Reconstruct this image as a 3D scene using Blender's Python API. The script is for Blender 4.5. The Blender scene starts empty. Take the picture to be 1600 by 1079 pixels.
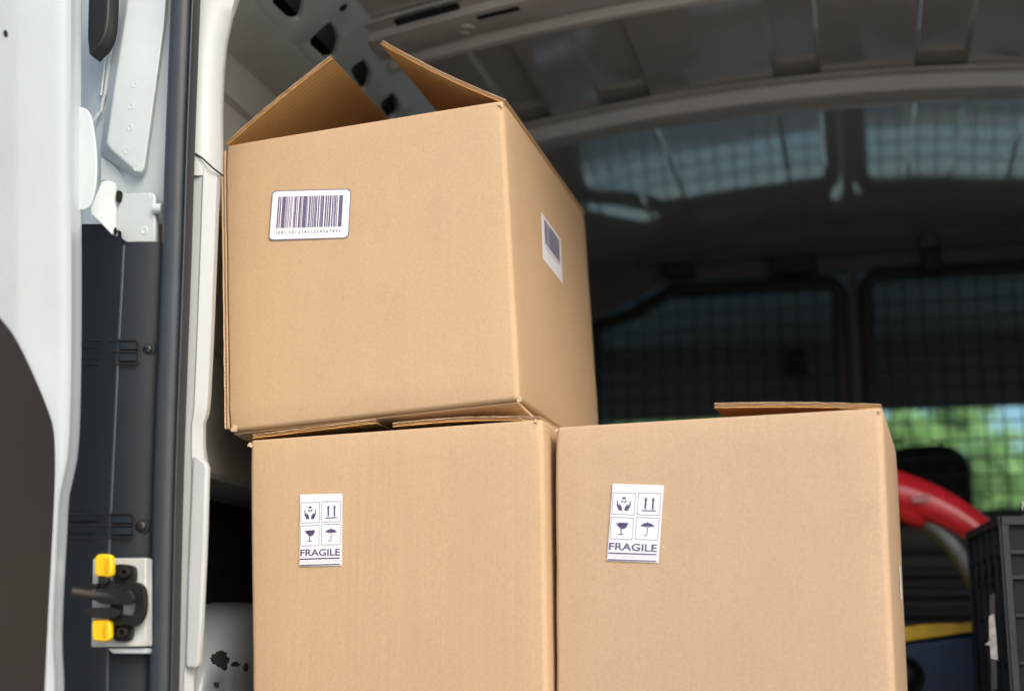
import bpy, bmesh, math, random
from mathutils import Vector as V, Matrix, noise
random.seed(11)
S = bpy.context.scene
C = S.collection
R = math.radians

# ---------------------------------------------------------------- camera, sky, sun, exposure
# World frame: X across the van, Y towards its nose, Z up; the camera stands at the origin, 0.75 m above the road.
YAW, PITCH, FPX = R(13.5), R(12.0), 2222.0
cam = bpy.data.cameras.new('camera'); camo = bpy.data.objects.new('camera', cam); C.objects.link(camo)
cam.sensor_width = 36; cam.lens = 50; cam.clip_start = .05; cam.clip_end = 400
camo.rotation_euler = (R(90) + PITCH, 0, YAW)
cam.dof.use_dof = True; cam.dof.focus_distance = 2.11; cam.dof.aperture_fstop = 1.9; cam.dof.aperture_blades = 7
S.camera = camo

SUN_EL, SUN_AZ = 38.0, 42.0          # azimuth: degrees to the right of straight behind the camera
w = bpy.data.worlds.new('World'); S.world = w; w.use_nodes = True
nt = w.node_tree; bg = nt.nodes['Background']
sky = nt.nodes.new('ShaderNodeTexSky'); sky.sky_type = 'NISHITA'; sky.sun_disc = False
sky.sun_elevation = R(SUN_EL); sky.sun_rotation = R(180 - SUN_AZ)
sky.air_density = 1.0; sky.dust_density = 4.0; sky.ozone_density = .6
nt.links.new(sky.outputs[0], bg.inputs[0]); bg.inputs[1].default_value = .15
sun = bpy.data.lights.new('sun', 'SUN'); sun.energy = 0.85; sun.angle = R(30); sun.color = (1, .975, .94)
suno = bpy.data.objects.new('sun', sun); C.objects.link(suno)
sd = V((math.sin(R(SUN_AZ)) * math.cos(R(SUN_EL)), -math.cos(R(SUN_AZ)) * math.cos(R(SUN_EL)), math.sin(R(SUN_EL))))
suno.rotation_euler = sd.to_track_quat('Z', 'Y').to_euler(); suno.location = sd * 10
S.view_settings.view_transform = 'Standard'; S.view_settings.look = 'None'
S.view_settings.exposure = 0.58; S.view_settings.gamma = 1
S.cycles.use_denoising = True
S.cycles.max_bounces = 10; S.cycles.diffuse_bounces = 6; S.cycles.transparent_max_bounces = 16
S.cycles.sample_clamp_indirect = 6

# ---------------------------------------------------------------- measuring helpers (sight line -> point on a real plane)
sa, ca, sp, cp = math.sin(YAW), math.cos(YAW), math.sin(PITCH), math.cos(PITCH)
F_, R_, U_ = V((-sa * cp, ca * cp, sp)), V((ca, sa, 0)), V((sa * sp, -ca * sp, cp))
def ray(x, y): return F_ + R_ * ((x - 800) / FPX) + U_ * ((539.5 - y) / FPX)
def aY(x, y, Y): r = ray(x, y); return r * (Y / r.y)
def aX(x, y, X): r = ray(x, y); return r * (X / r.x)
def aZ(x, y, Z): r = ray(x, y); return r * (Z / r.z)
def aP(x, y, p, n): r = ray(x, y); return r * (p.dot(n) / r.dot(n))

# ---------------------------------------------------------------- materials
def mat(name, col, rough=.5, metal=0, coat=0, spec=.5, bump=0, bscale=60, var=0, vscale=8, coat_rough=.08):
    m = bpy.data.materials.new(name); m.use_nodes = True
    t = m.node_tree; b = t.nodes['Principled BSDF']
    b.inputs['Base Color'].default_value = (*col, 1); b.inputs['Roughness'].default_value = rough
    b.inputs['Metallic'].default_value = metal; b.inputs['Coat Weight'].default_value = coat
    b.inputs['Coat Roughness'].default_value = coat_rough
    b.inputs['Specular IOR Level'].default_value = spec
    tc = t.nodes.new('ShaderNodeTexCoord')
    if var:
        n = t.nodes.new('ShaderNodeTexNoise'); n.inputs['Scale'].default_value = vscale; n.inputs['Detail'].default_value = 6
        n.inputs['Roughness'].default_value = .65
        t.links.new(tc.outputs['Object'], n.inputs['Vector'])
        mr = t.nodes.new('ShaderNodeMapRange'); mr.inputs[1].default_value = .3; mr.inputs[2].default_value = .7
        mr.inputs[3].default_value = 1 - var; mr.inputs[4].default_value = 1 + var
        t.links.new(n.outputs[0], mr.inputs[0])
        mx = t.nodes.new('ShaderNodeMix'); mx.data_type = 'RGBA'; mx.blend_type = 'MULTIPLY'; mx.inputs[0].default_value = 1
        mx.inputs[6].default_value = (*col, 1); t.links.new(mr.outputs[0], mx.inputs[7])
        t.links.new(mx.outputs[2], b.inputs['Base Color'])
    if bump:
        n2 = t.nodes.new('ShaderNodeTexNoise'); n2.inputs['Scale'].default_value = bscale; n2.inputs['Detail'].default_value = 5
        t.links.new(tc.outputs['Object'], n2.inputs['Vector'])
        bp = t.nodes.new('ShaderNodeBump'); bp.inputs['Strength'].default_value = bump; bp.inputs['Distance'].default_value = .002
        t.links.new(n2.outputs[0], bp.inputs['Height']); t.links.new(bp.outputs[0], b.inputs['Normal'])
    return m

def cardboard(name, col, flute=.03, axis='X', fscale=150):
    m = bpy.data.materials.new(name); m.use_nodes = True
    t = m.node_tree; b = t.nodes['Principled BSDF']; L = t.links.new
    b.inputs['Roughness'].default_value = .72; b.inputs['Specular IOR Level'].default_value = .3
    tc = t.nodes.new('ShaderNodeTexCoord')
    def nz(scale, stretch=(1, 1, 1), detail=4, rough=.6):
        mp = t.nodes.new('ShaderNodeMapping'); mp.inputs['Scale'].default_value = stretch
        L(tc.outputs['Object'], mp.inputs[0]); n = t.nodes.new('ShaderNodeTexNoise')
        n.inputs['Scale'].default_value = scale; n.inputs['Detail'].default_value = detail; n.inputs['Roughness'].default_value = rough
        L(mp.outputs[0], n.inputs['Vector']); return n.outputs[0]
    def rng(src, lo, hi, a=.3, c=.7):
        r = t.nodes.new('ShaderNodeMapRange'); r.inputs[1].default_value = a; r.inputs[2].default_value = c
        r.inputs[3].default_value = lo; r.inputs[4].default_value = hi; L(src, r.inputs[0]); return r.outputs[0]
    def mul(a, c):
        q = t.nodes.new('ShaderNodeMath'); q.operation = 'MULTIPLY'; L(a, q.inputs[0]); L(c, q.inputs[1]); return q.outputs[0]
    cloud = rng(nz(5, detail=3), .975, 1.02)
    fibre = rng(nz(420, (1, 1, .6), 3), .93, 1.065)
    fleck = rng(nz(1100, (1, 1, .7), 2), .95, 1.045)
    wv = t.nodes.new('ShaderNodeTexWave'); wv.bands_direction = axis; wv.inputs['Scale'].default_value = fscale / 6.283 * 1.0
    wv.inputs['Distortion'].default_value = 1.2; wv.inputs['Detail'].default_value = 1; wv.inputs['Detail Scale'].default_value = .4
    L(tc.outputs['Object'], wv.inputs['Vector'])
    fl = rng(wv.outputs['Fac'], 1 - flute, 1 + flute, 0, 1) if axis == 'Y' else rng(nz(170, (1, 1, .012), 1), 1 - flute * 1.6, 1 + flute * 1.6)
    smudge = rng(nz(6.5, (1, 1, 1.3), 9, .72), 1.0, .95, .56, .74)
    gm = t.nodes.new('ShaderNodeNewGeometry'); worn = rng(gm.outputs['Pointiness'], 1.0, 1.13, .515, .57)
    tot = mul(mul(mul(mul(cloud, smudge), worn), fibre), mul(fleck, fl))
    mx = t.nodes.new('ShaderNodeMix'); mx.data_type = 'RGBA'; mx.blend_type = 'MULTIPLY'; mx.inputs[0].default_value = 1
    mx.inputs[6].default_value = (*col, 1); L(tot, mx.inputs[7]); L(mx.outputs[2], b.inputs['Base Color'])
    bp = t.nodes.new('ShaderNodeBump'); bp.inputs['Strength'].default_value = .12; bp.inputs['Distance'].default_value = .001
    L(mul(fibre, fl), bp.inputs['Height'])
    b2 = t.nodes.new('ShaderNodeBump'); b2.inputs['Strength'].default_value = .35; b2.inputs['Distance'].default_value = .006
    L(nz(11, (1, 1, .8), 2, .45), b2.inputs['Height']); L(b2.outputs[0], bp.inputs['Normal']); L(bp.outputs[0], b.inputs['Normal'])
    return m

def glass(name, tint, gloss=.06, ior=1.45):
    m = bpy.data.materials.new(name); m.use_nodes = True; t = m.node_tree; t.nodes.clear(); L = t.links.new
    o = t.nodes.new('ShaderNodeOutputMaterial'); mx = t.nodes.new('ShaderNodeMixShader'); lw = t.nodes.new('ShaderNodeLayerWeight'); lw.inputs[0].default_value = .5
    pw = t.nodes.new('ShaderNodeMath'); pw.operation = 'POWER'; pw.inputs[1].default_value = 5; L(lw.outputs['Facing'], pw.inputs[0])
    fr = t.nodes.new('ShaderNodeMath'); fr.operation = 'MULTIPLY_ADD'; fr.inputs[1].default_value = .9; fr.inputs[2].default_value = .06; L(pw.outputs[0], fr.inputs[0])
    a = t.nodes.new('ShaderNodeBsdfTransparent'); a.inputs[0].default_value = (*tint, 1)
    g = t.nodes.new('ShaderNodeBsdfGlossy'); g.inputs['Roughness'].default_value = gloss
    L(fr.outputs[0], mx.inputs[0]); L(a.outputs[0], mx.inputs[1]); L(g.outputs[0], mx.inputs[2]); L(mx.outputs[0], o.inputs[0])
    return m

M = {}
CB = (.515, .362, .220)
M['card_a'] = cardboard('cardboard_plain', CB, .006)
M['card_b'] = cardboard('cardboard_banded', (.515, .365, .224), .014)
M['card_c'] = cardboard('cardboard_pale', (.51, .368, .240), .006)
M['card_in'] = cardboard('cardboard_inner', (.60, .34, .12), .07, 'Y', 190)
M['liner'] = mat('torn_liner', (.66, .50, .32), .85, bump=.3, bscale=300)
M['core'] = mat('flute_core', (.30, .17, .07), .9, bump=.3, bscale=300)
M['label'] = mat('label_paper', (.80, .82, .88), .4, spec=.4)
M['ink'] = mat('violet_black_ink', (.085, .065, .165), .5)
M['ink_soft'] = mat('faded_ink', (.16, .16, .25), .5)
M['ink_pale'] = mat('pale_ink', (.50, .50, .60), .5)
M['white'] = mat('white_paint', (.495, .57, .605), .34, coat=.5, var=.05, vscale=7, bump=.02, bscale=14)
M['jamb'] = mat('white_jamb_paint', (.47, .505, .515), .42, coat=.15, var=.03, vscale=12)
M['pillar'] = mat('pillar_paint', (.52, .59, .60), .38, coat=.3, var=.04, vscale=10)
M['inside'] = mat('grey_inner_paint', (.46, .47, .455), .42, coat=.3, var=.08, vscale=6)
M['rail'] = mat('grey_rail_paint', (.55, .60, .60), .4, coat=.3, var=.08, vscale=9)
M['roof'] = mat('glossy_roof_paint', (.46, .45, .41), .5, coat=1.0, coat_rough=.05, var=.06, vscale=4)
M['roof'].node_tree.nodes['Principled BSDF'].inputs['Coat IOR'].default_value = 2.5
M['bow'] = mat('roof_bow_paint', (.50, .49, .46), .42, coat=.3, var=.07, vscale=8)
M['black'] = mat('black_plastic', (.012, .012, .013), .45, bump=.1, bscale=200)
M['void'] = mat('cavity_shade', (.006, .006, .006), .9)  # near black: shade inside holes and recesses put into the colour
M['slate'] = mat('slate_plastic', (.012, .018, .025), .45, spec=.22, bump=.12, bscale=500, var=.12, vscale=30)
M['slate_sheen'] = mat('slate_edge_highlight', (.035, .045, .055), .35, spec=.6, bump=.1, bscale=300)  # paler than slate: the corner's highlight put into the colour
M['plate'] = mat('greasy_white_plate', (.50, .53, .52), .45, var=.16, vscale=34)
M['worn'] = mat('worn_paper', (.42, .42, .43), .8, var=.3, vscale=120)
M['rubber'] = mat('seal_rubber', (.031, .041, .052), .42, spec=.35, bump=.08, bscale=300, var=.12, vscale=25)
M['rubber_dk'] = mat('seal_lip_rubber', (.022, .023, .027), .6, bump=.15, bscale=700)
M['trim'] = mat('brown_black_trim', (.017, .0155, .0155), .7, bump=.2, bscale=250, var=.12, vscale=12)
M['yellow'] = mat('yellow_plastic', (.86, .55, .006), .38)
M['metal'] = mat('black_steel', (.010, .010, .010), .5, spec=.35, bump=.2, bscale=160, var=.3, vscale=60)
M['frame'] = mat('black_frame_paint', (.006, .007, .007), .55)
M['wire'] = mat('black_wire', (.012, .014, .014), .5)
M['panel_dk'] = mat('dark_bulkhead', (.085, .076, .076), .6)
M['ribdark'] = mat('dark_ribs', (.035, .035, .04), .5)
M['headliner'] = mat('pale_headliner', (.52, .58, .60), .9, bump=.2, bscale=300)
M['cab'] = mat('cab_lining', (.20, .222, .235), .8)
M['crate'] = mat('crate_plastic', (.040, .051, .064), .5, spec=.4, bump=.1, bscale=90, var=.2, vscale=40)
M['red'] = mat('red_plastic', (.93, .028, .050), .22, coat=.6, var=.1, vscale=20)
M['pale_red'] = mat('pale_red_plastic', (.80, .30, .32), .6)
M['greytube'] = mat('grey_tube', (.30, .33, .34), .35, var=.2, vscale=30)
M['tubeyellow'] = mat('tarnished_yellow', (.30, .26, .05), .5)
M['blue'] = mat('navy_plastic', (.013, .046, .12), .5, bump=.1, bscale=80, var=.2, vscale=14)
M['lidyellow'] = mat('yellow_lid', (.92, .60, .01), .4, var=.15, vscale=30)
M['glass'] = glass('tinted_glass', (.64, .90, .89))
M['clear'] = glass('clear_wrap', (.80, .82, .82), .12)
M['asphalt'] = mat('pale_concrete', (.42, .42, .41), .85, bump=.4, bscale=90, var=.15, vscale=3)
M['bark'] = mat('bark', (.10, .075, .05), .9, bump=.5, bscale=20)
M['leaf'] = mat('leaf', (.20, .29, .095), .5, var=.5, vscale=1.6)
M['leaf2'] = mat('leaf_light', (.25, .35, .12), .5, var=.5, vscale=1.9)
M['fabric'] = mat('black_seat_fabric', (.012, .012, .014), .85)
M['chip'] = mat('chipped_patch', (.03, .033, .03), .8)

# ---------------------------------------------------------------- building helpers
class MB:
    def __init__(s): s.v, s.f, s.m = [], [], []
    def add(s, vs, fs, m=0):
        o = len(s.v); s.v += [V(p) for p in vs]; s.f += [[i + o for i in f] for f in fs]; s.m += [m] * len(fs); return s
    def box(s, a, b, m=0):
        (x0, y0, z0), (x1, y1, z1) = a, b
        return s.add([(x, y, z) for x in (x0, x1) for y in (y0, y1) for z in (z0, z1)],
                     [(0, 1, 3, 2), (4, 6, 7, 5), (0, 4, 5, 1), (2, 3, 7, 6), (0, 2, 6, 4), (1, 5, 7, 3)], m)
    def obox(s, c, ax, ay, az, m=0):      # oriented box: centre and three half-axis vectors
        vs = [c + ax * i + ay * j + az * k for i in (-1, 1) for j in (-1, 1) for k in (-1, 1)]
        return s.add(vs, [(0, 1, 3, 2), (4, 6, 7, 5), (0, 4, 5, 1), (2, 3, 7, 6), (0, 2, 6, 4), (1, 5, 7, 3)], m)
    def prism(s, poly, off, m=0):         # polygon extruded by a vector
        n = len(poly); a = [V(p) for p in poly]; off = V(off)
        return s.add(a + [p + off for p in a], [list(range(n)), list(range(2 * n - 1, n - 1, -1))] +
                     [(i, (i + 1) % n, n + (i + 1) % n, n + i) for i in range(n)], m)
    def grid(s, rows, m=0, closed=False):
        n = len(rows[0]); fs = []
        for i in range(len(rows) - 1):
            for j in range(n if closed else n - 1):
                k = (j + 1) % n; fs.append((i * n + j, i * n + k, (i + 1) * n + k, (i + 1) * n + j))
        return s.add([p for r in rows for p in r], fs, m)
    def slab(s, top, bot, m=0):           # closed slab between two equal grids
        nr, n = len(top), len(top[0]); o = nr * n
        s.grid(top, m); s.grid([list(r) for r in bot], m)
        b = len(s.v) - 2 * o
        rim = [i * n for i in range(nr)] + [(nr - 1) * n + j for j in range(1, n)] + [i * n + n - 1 for i in range(nr - 2, -1, -1)] + list(range(n - 2, 0, -1))
        for q in range(len(rim)):
            i, j = rim[q], rim[(q + 1) % len(rim)]
            s.f.append([b + i, b + j, b + o + j, b + o + i]); s.m.append(m)
        return s
    def tube(s, path, r, n=12, m=0, flat=1.0, up=None):
        path = [V(p) for p in path]; rr = r if isinstance(r, (list, tuple)) else [r] * len(path); rows = []
        ref = V(up) if up else V((.13, .2, 1))
        for i, p in enumerate(path):
            d = (path[min(i + 1, len(path) - 1)] - path[max(i - 1, 0)]).normalized()
            a = d.cross(ref).normalized(); b = a.cross(d)
            rows.append([p + (a * math.cos(t) * flat + b * math.sin(t)) * rr[i] for t in (2 * math.pi * k / n for k in range(n))])
        s.grid(rows, m, True); o = len(s.v) - len(path) * n
        s.f += [[o + k for k in range(n)], [o + (len(path) - 1) * n + k for k in range(n - 1, -1, -1)]]; s.m += [m, m]
        return s
    def lathe(s, c, axis, prof, n=20, m=0):
        axis = V(axis).normalized(); a = axis.orthogonal().normalized(); b = axis.cross(a)
        rows = [[V(c) + axis * h + (a * math.cos(t) + b * math.sin(t)) * r for t in (2 * math.pi * k / n for k in range(n))] for r, h in prof]
        return s.grid(rows, m, True)
    def build(s, name, mats, parent=None, smooth=35, bevel=0, seg=2, sub=0, kind=None, label=None):
        me = bpy.data.meshes.new(name); o0 = V((0, 0, 0))
        if parent is not None: o0 = V(parent.get('_o', (0, 0, 0)))
        me.from_pydata([tuple(p - o0) for p in s.v], [], s.f)
        for mm in (mats if isinstance(mats, (list, tuple)) else [mats]): me.materials.append(M[mm])
        for p, k in zip(me.polygons, s.m): p.material_index = k
        b = bmesh.new(); b.from_mesh(me); bmesh.ops.remove_doubles(b, verts=b.verts, dist=1e-6)
        bmesh.ops.recalc_face_normals(b, faces=b.faces); b.to_mesh(me); b.free()
        if smooth:
            me.shade_smooth(); me.set_sharp_from_angle(angle=R(smooth))
        o = bpy.data.objects.new(name, me); C.objects.link(o)
        if parent is not None: o.parent = parent; o['_o'] = tuple(o0)
        if bevel:
            q = o.modifiers.new('bevel', 'BEVEL'); q.width = bevel; q.segments = seg; q.limit_method = 'ANGLE'; q.angle_limit = R(30)
        if sub:
            q = o.modifiers.new('sub', 'SUBSURF'); q.levels = sub; q.render_levels = sub
        if kind: o['kind'] = kind
        if label: o['label'] = label
        return o

def thing(name, label, cat, loc=(0, 0, 0), group=None):
    o = bpy.data.objects.new(name, None); C.objects.link(o); o.location = loc; o.empty_display_size = .1
    o['label'] = label; o['category'] = cat; o['_o'] = tuple(loc)
    if group: o['group'] = group
    return o
def lerp(a, b, t): return a + (b - a) * t
def poly_at(pl, y):                       # x on a polyline [(x, y), ...] at height y
    for (x0, y0), (x1, y1) in zip(pl, pl[1:]):
        if y <= y1 or (x1, y1) == pl[-1]: return x0 + (x1 - x0) * (y - y0) / (y1 - y0)
def smoothpoly(pts, n=3):                 # Chaikin corner cutting on an open list
    for _ in range(n):
        q = [pts[0]]
        for a, b in zip(pts, pts[1:]): q += [tuple(lerp(u, v, .25) for u, v in zip(a, b)), tuple(lerp(u, v, .75) for u, v in zip(a, b))]
        pts = q + [pts[-1]]
    return pts
def rrect(x0, y0, x1, y1, r, n=5):        # rounded rectangle outline
    o = []
    for cx, cy, a in ((x1 - r, y0 + r, -90), (x1 - r, y1 - r, 0), (x0 + r, y1 - r, 90), (x0 + r, y0 + r, 180)):
        for k in range(n + 1):
            t = R(a + 90 * k / n); o.append((cx + r * math.cos(t), cy + r * math.sin(t)))
    return o

def plate(name, pts, Y, depth, m, parent, bevel=.002, Ys=None, seg=2):
    pts = [aY(x, y, (Ys[i] if Ys else Y)) for i, (x, y) in enumerate(pts)]
    return MB().prism(pts, (0, depth, 0)).build(name, m, parent, bevel=bevel, seg=seg)

# ================================================================ GROUND
g = MB().add([(-150, -150, -.75), (150, -150, -.75), (150, 250, -.75), (-150, 250, -.75)], [(0, 1, 2, 3)]).build('ground', 'asphalt', smooth=0, kind='structure')

# ================================================================ VAN
FL = -.165                                 # load floor
van = thing('van', 'white panel van seen through its open rear doors, load space holding the boxes', 'van', (0, 2.9, -.75))
def roofz(x, y): return 1.240 - .115 * x * x * (1 if y < 3.1 else .62) - .043 * min(1, max(0, y - 3.09) / .05)
Y0, Y1 = 1.76, 4.15                        # load space, rear to bulkhead

# roof: swaged channels along Y at the measured places
chan = [(-.72, -.63), (-.515, -.40), (-.129, -.025), (.173, .285), (.42, .52), (.62, .72)]
xs = [-.86]
for a, b in chan: xs += [a - .006, a, a + .008, b - .008, b, b + .006]
xs += [.86]
def rz(x, y):
    d = 0
    for a, b in chan:
        if a + .004 < x < b - .004: d = .014 if y < 3.12 else .0022
    return roofz(x, y) + d
rows = []
ys = [Y0 - .02, 2.0, 2.3, 2.6, 2.9, 3.085, 3.10, 3.115, 3.14, 3.3, 3.5, 3.7, 3.9, 4.05, Y1 + .03]
xx = []
for a, b in zip(xs, xs[1:]):
    k = 4 if b - a > .05 else 1
    xx += [lerp(a, b, i / k) for i in range(k)]
xx.append(xs[-1])
mb = MB(); mb.grid([[V((x, y, rz(x, y))) for x in xx] for y in ys]); 
mb.grid([[V((x, y, roofz(x, y) + .05)) for x in (-.86, -.4, 0, .4, .86)] for y in ys])
roof = mb.build('roof', 'roof', van, smooth=12)

# front roof bow: hat section, with a light lower face
def bow(Ya, prof, name, m):
    mb = MB(); rows = []
    for i in range(33):
        x = -.86 + 1.72 * i / 32
        rows.append([V((x, Ya + y, 1.240 - .115 * x * x + z)) for y, z in prof])
    return mb.grid(rows, closed=True).build(name, m, roof, smooth=25)
fb = bow(3.085, [(-.065, -.003), (-.062, -.007), (-.030, -.007), (-.022, -.036), (-.010, -.040), (.040, -.040), (.052, -.034), (.060, -.008), (.085, -.007), (.085, -.003)], 'roof_bow', 'bow')
rb = bow(2.46, [(-.10, -.003), (-.10, -.010), (-.062, -.010), (-.056, -.022), (-.046, -.024), (.030, -.024), (.040, -.020), (.046, -.010), (.066, -.010), (.074, -.026), (.088, -.028), (.096, -.020), (.10, -.003)], 'roof_bow', 'bow')
for px in [(620, 35, 715, 8), (745, 41, 812, 24), (880, 0, 960, -22)]:
    a = aZ(px[0], px[1], 1.150); b = aZ(px[2], px[3], 1.165)
    Yq = (a.y + b.y) / 2; rows = []
    MB().grid([[V((lerp(a.x, b.x, t), Yq + dy, 1.240 - .115 * lerp(a.x, b.x, t) ** 2 - .0255 + dz)) for dy, dz in ((-.008, 0), (.008, 0), (.008, .006), (-.008, .006))] for t in (0, .25, .5, .75, 1)], closed=True).build('bow_slot_shade', 'void', roof)  # dark strips set proud as slots, with the slots' shade put into the colour
MB().lathe(V((-.68, 2.455, 1.240 - .115 * .68 ** 2 - .0265)), (0, 0, -1), [(.001, 0), (.012, 0), (.013, .003), (.018, .003), (.019, -.003)], 16).build('bow_boss', 'bow', roof)

# left side wall, lofted along Y
profL = [(-1.09, FL), (-1.09, .235), (-1.09, .258), (-.985, .262), (-.980, .270), (-.980, .292), (-.984, .300), (-1.000, .335), (-1.000, .450), (-1.006, .456), (-1.006, .468), (-1.0, .474),
         (-1.000, .892), (-1.010, .900), (-1.010, .910), (-1.0, .918), (-1.0, .985), (-1.012, .993), (-1.010, 1.003), (-.988, 1.022), (-.955, 1.060), (-.948, 1.072)]
mb = MB(); mb.grid([[V((x, y, z)) for x, z in profL] for y in [Y0 + .12 + (Y1 - Y0 - .12) * i / 12 for i in range(13)]])
mb.grid([[V((x, y, z)) for x, z in ((-1.12, FL), (-1.12, .9), (-1.0, 1.12), (-.86, 1.17))] for y in (Y0 + .13, 3, Y1)])
wallL = mb.build('side_wall', 'inside', van, smooth=30)
# black sheet below the wall panel, the recess's shade put into its colour
MB().box((-1.088, Y0 + .13, FL), (-1.080, Y1 - .01, .25)).build('recess_shade', 'void', wallL)
# right side wall: mirror of it, hidden from the photograph but closing the load space
mb = MB(); mb.grid([[V((-x + .0, y, z)) for x, z in profL] for y in (Y0 + .03, 3, Y1)])
mb.grid([[V((-x, y, z)) for x, z in ((-1.12, FL), (-1.12, .9), (-1.0, 1.12), (-.86, 1.17))] for y in (Y0 - .04, 3, Y1)])
wallR = mb.build('side_wall', 'inside', van, smooth=30)

# cant rails with their lightening holes
def rail_pt(u, v, sx=1): # u across (0 bottom .. 1 top), v = Y
    x = lerp(-.950, -.845, u); z = lerp(1.070, 1.156, u)
    bulge = .010 * math.sin(math.pi * u)
    return V((sx * x + sx * bulge * .6, v, z - bulge * .8))
holes_px = [[(480, 64), (494, 46), (512, 29), (522, 42), (527, 60), (522, 88), (508, 92), (494, 79)],
            [(544, 106), (553, 97), (563, 89), (572, 98), (577, 110), (572, 136), (564, 140), (553, 122)],
            [(590, 160), (600, 150), (610, 141), (617, 149), (621, 160), (618, 178), (606, 186), (597, 172)]]
def to_rail(px, py):     # sight line onto the rail plane -> (u, Y)
    p0 = rail_pt(0, 2.4); n = (rail_pt(1, 2.4) - p0).cross(V((0, 1, 0))).normalized()
    q = aP(px, py, p0, n); d = rail_pt(1, 2.4) - p0
    return (q - p0).dot(d) / d.dot(d), q.y
def chaikin_closed(p, n=2):
    for _ in range(n):
        q = []
        for a, b in zip(p, p[1:] + p[:1]): q += [tuple(lerp(s, t, .2) for s, t in zip(a, b)), tuple(lerp(s, t, .8) for s, t in zip(a, b))]
        p = q
    return p
hol = []
for h in holes_px:
    hol.append(chaikin_closed([to_rail(*p) for p in h]))
step = (sum(p[1] for p in hol[2]) - sum(p[1] for p in hol[0])) / (2 * len(hol[0]))
for k in range(1, 6): hol.append([(u, v + step * k) for u, v in hol[2]])
for k in range(1, 3): hol.insert(0, [(u, v - step) for u, v in hol[0]])
def make_rail(sx):
    mb = MB(); cav = MB(); prev = Y0 + .02
    cs = [sum(p[1] for p in h) / len(h) for h in hol]
    lo = 0
    bounds = [Y0 + .02] + [(a + b) / 2 for a, b in zip(cs, cs[1:])] + [Y1]
    for h, a, b in zip(hol, bounds, bounds[1:]):
        if min(p[1] for p in h) < a + .004: continue
        cu = sum(p[0] for p in h) / len(h); cv = sum(p[1] for p in h) / len(h); ring = []
        for (u, v) in h:
            du, dv = u - cu, v - cv; t = 1e9
            if du > 0: t = min(t, (1.0 - cu) / du)
            if du < 0: t = min(t, (0 - cu) / du)
            if dv > 0: t = min(t, (b - cv) / dv)
            if dv < 0: t = min(t, (a - cv) / dv)
            ring.append((cu + du * t, cv + dv * t))
        cl = lambda u: min(.995, max(.005, u))
        nrm = V((-.63 * sx, 0, .77)) * .012
        n = len(h)
        R0 = [rail_pt(u, v, sx) for u, v in ring]
        R1 = [rail_pt(cl(lerp(cu, u, 1.18)), lerp(cv, v, 1.18), sx) for u, v in h]
        R2 = [rail_pt(cl(u), v, sx) + nrm * .25 for u, v in h]
        R3 = [rail_pt(cl(lerp(cu, u, .97)), lerp(cv, v, .97), sx) + nrm for u, v in h]
        mb.grid([R0, R1, R2, R3], closed=True)
        # corner fillers of the rectangular cell
        for (uu, vv) in ((0, a), (0, b), (1, a), (1, b)):
            best = [i for i in range(n) if (abs(ring[i][0] - uu) < 1e-6 and abs(ring[(i + 1) % n][1] - vv) < 1e-6) or (abs(ring[i][1] - vv) < 1e-6 and abs(ring[(i + 1) % n][0] - uu) < 1e-6)]
            for i in best: mb.add([R0[i], R0[(i + 1) % n], rail_pt(uu, vv, sx)], [(0, 1, 2)])
    return mb
rl = make_rail(1)
# plain stretch of the rail behind the pillar, and its turned edges
c0 = [h for h in hol]
rl.grid([[rail_pt(0, y), rail_pt(0, y) + V((-.012, 0, .004)), rail_pt(0, y) + V((-.03, 0, .03))] for y in (Y0 + .02, 3, Y1)])
rl.grid([[rail_pt(1, y), rail_pt(1, y) + V((.012, 0, .006)), rail_pt(1, y) + V((.02, 0, .03))] for y in (Y0 + .02, 3, Y1)])
cant = rl.build('cant_rail', 'rail', van, smooth=40)
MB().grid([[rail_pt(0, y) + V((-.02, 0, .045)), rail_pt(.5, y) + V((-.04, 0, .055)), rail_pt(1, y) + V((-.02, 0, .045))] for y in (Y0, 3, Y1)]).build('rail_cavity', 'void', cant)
MB().grid([[rail_pt(u, y, -1) for u in (0, .3, .6, 1)] for y in (Y0, 3, Y1)]).build('cant_rail', 'rail', van)
# small slot above the holes
q = rail_pt(.8, 2.46); 
u1, v1 = to_rail(534, 9)
MB().lathe(rail_pt(u1, v1) - V((-.63, 0, .77)) * .001, (.63, 0, -.77), [(.0005, .0012), (.007, .0012), (.0085, 0)], 14).build('rail_slot', 'void', cant)

# load floor
MB().box((-1.12, Y0 - .1, FL - .05), (1.12, Y1, FL)).build('load_floor', 'ribdark', van)
# outer shell above and beside, closing the body off from the sky
mb = MB()
mb.grid([[V((x, y, z)) for x, z in ((-1.24, FL - .2), (-1.25, .5), (-1.20, 1.0), (-1.0, 1.25), (-.5, 1.30), (.5, 1.30), (1.0, 1.25), (1.20, 1.0), (1.25, .5), (1.24, FL - .2))] for y in (Y0 + .02, 3, 5.0)])
MBo = mb.build('body_shell', 'white', van, smooth=60)
# rear header closing the roof edge above the doors
MB().prism([V((-.86, Y0 - .03, 1.19)), V((-.86, Y0 + .05, 1.15)), V((-.86, Y0 + .05, 1.26)), V((-.86, Y0 - .03, 1.28))], (1.9, 0, 0)).build('rear_header', 'jamb', van, bevel=.006)

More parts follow.
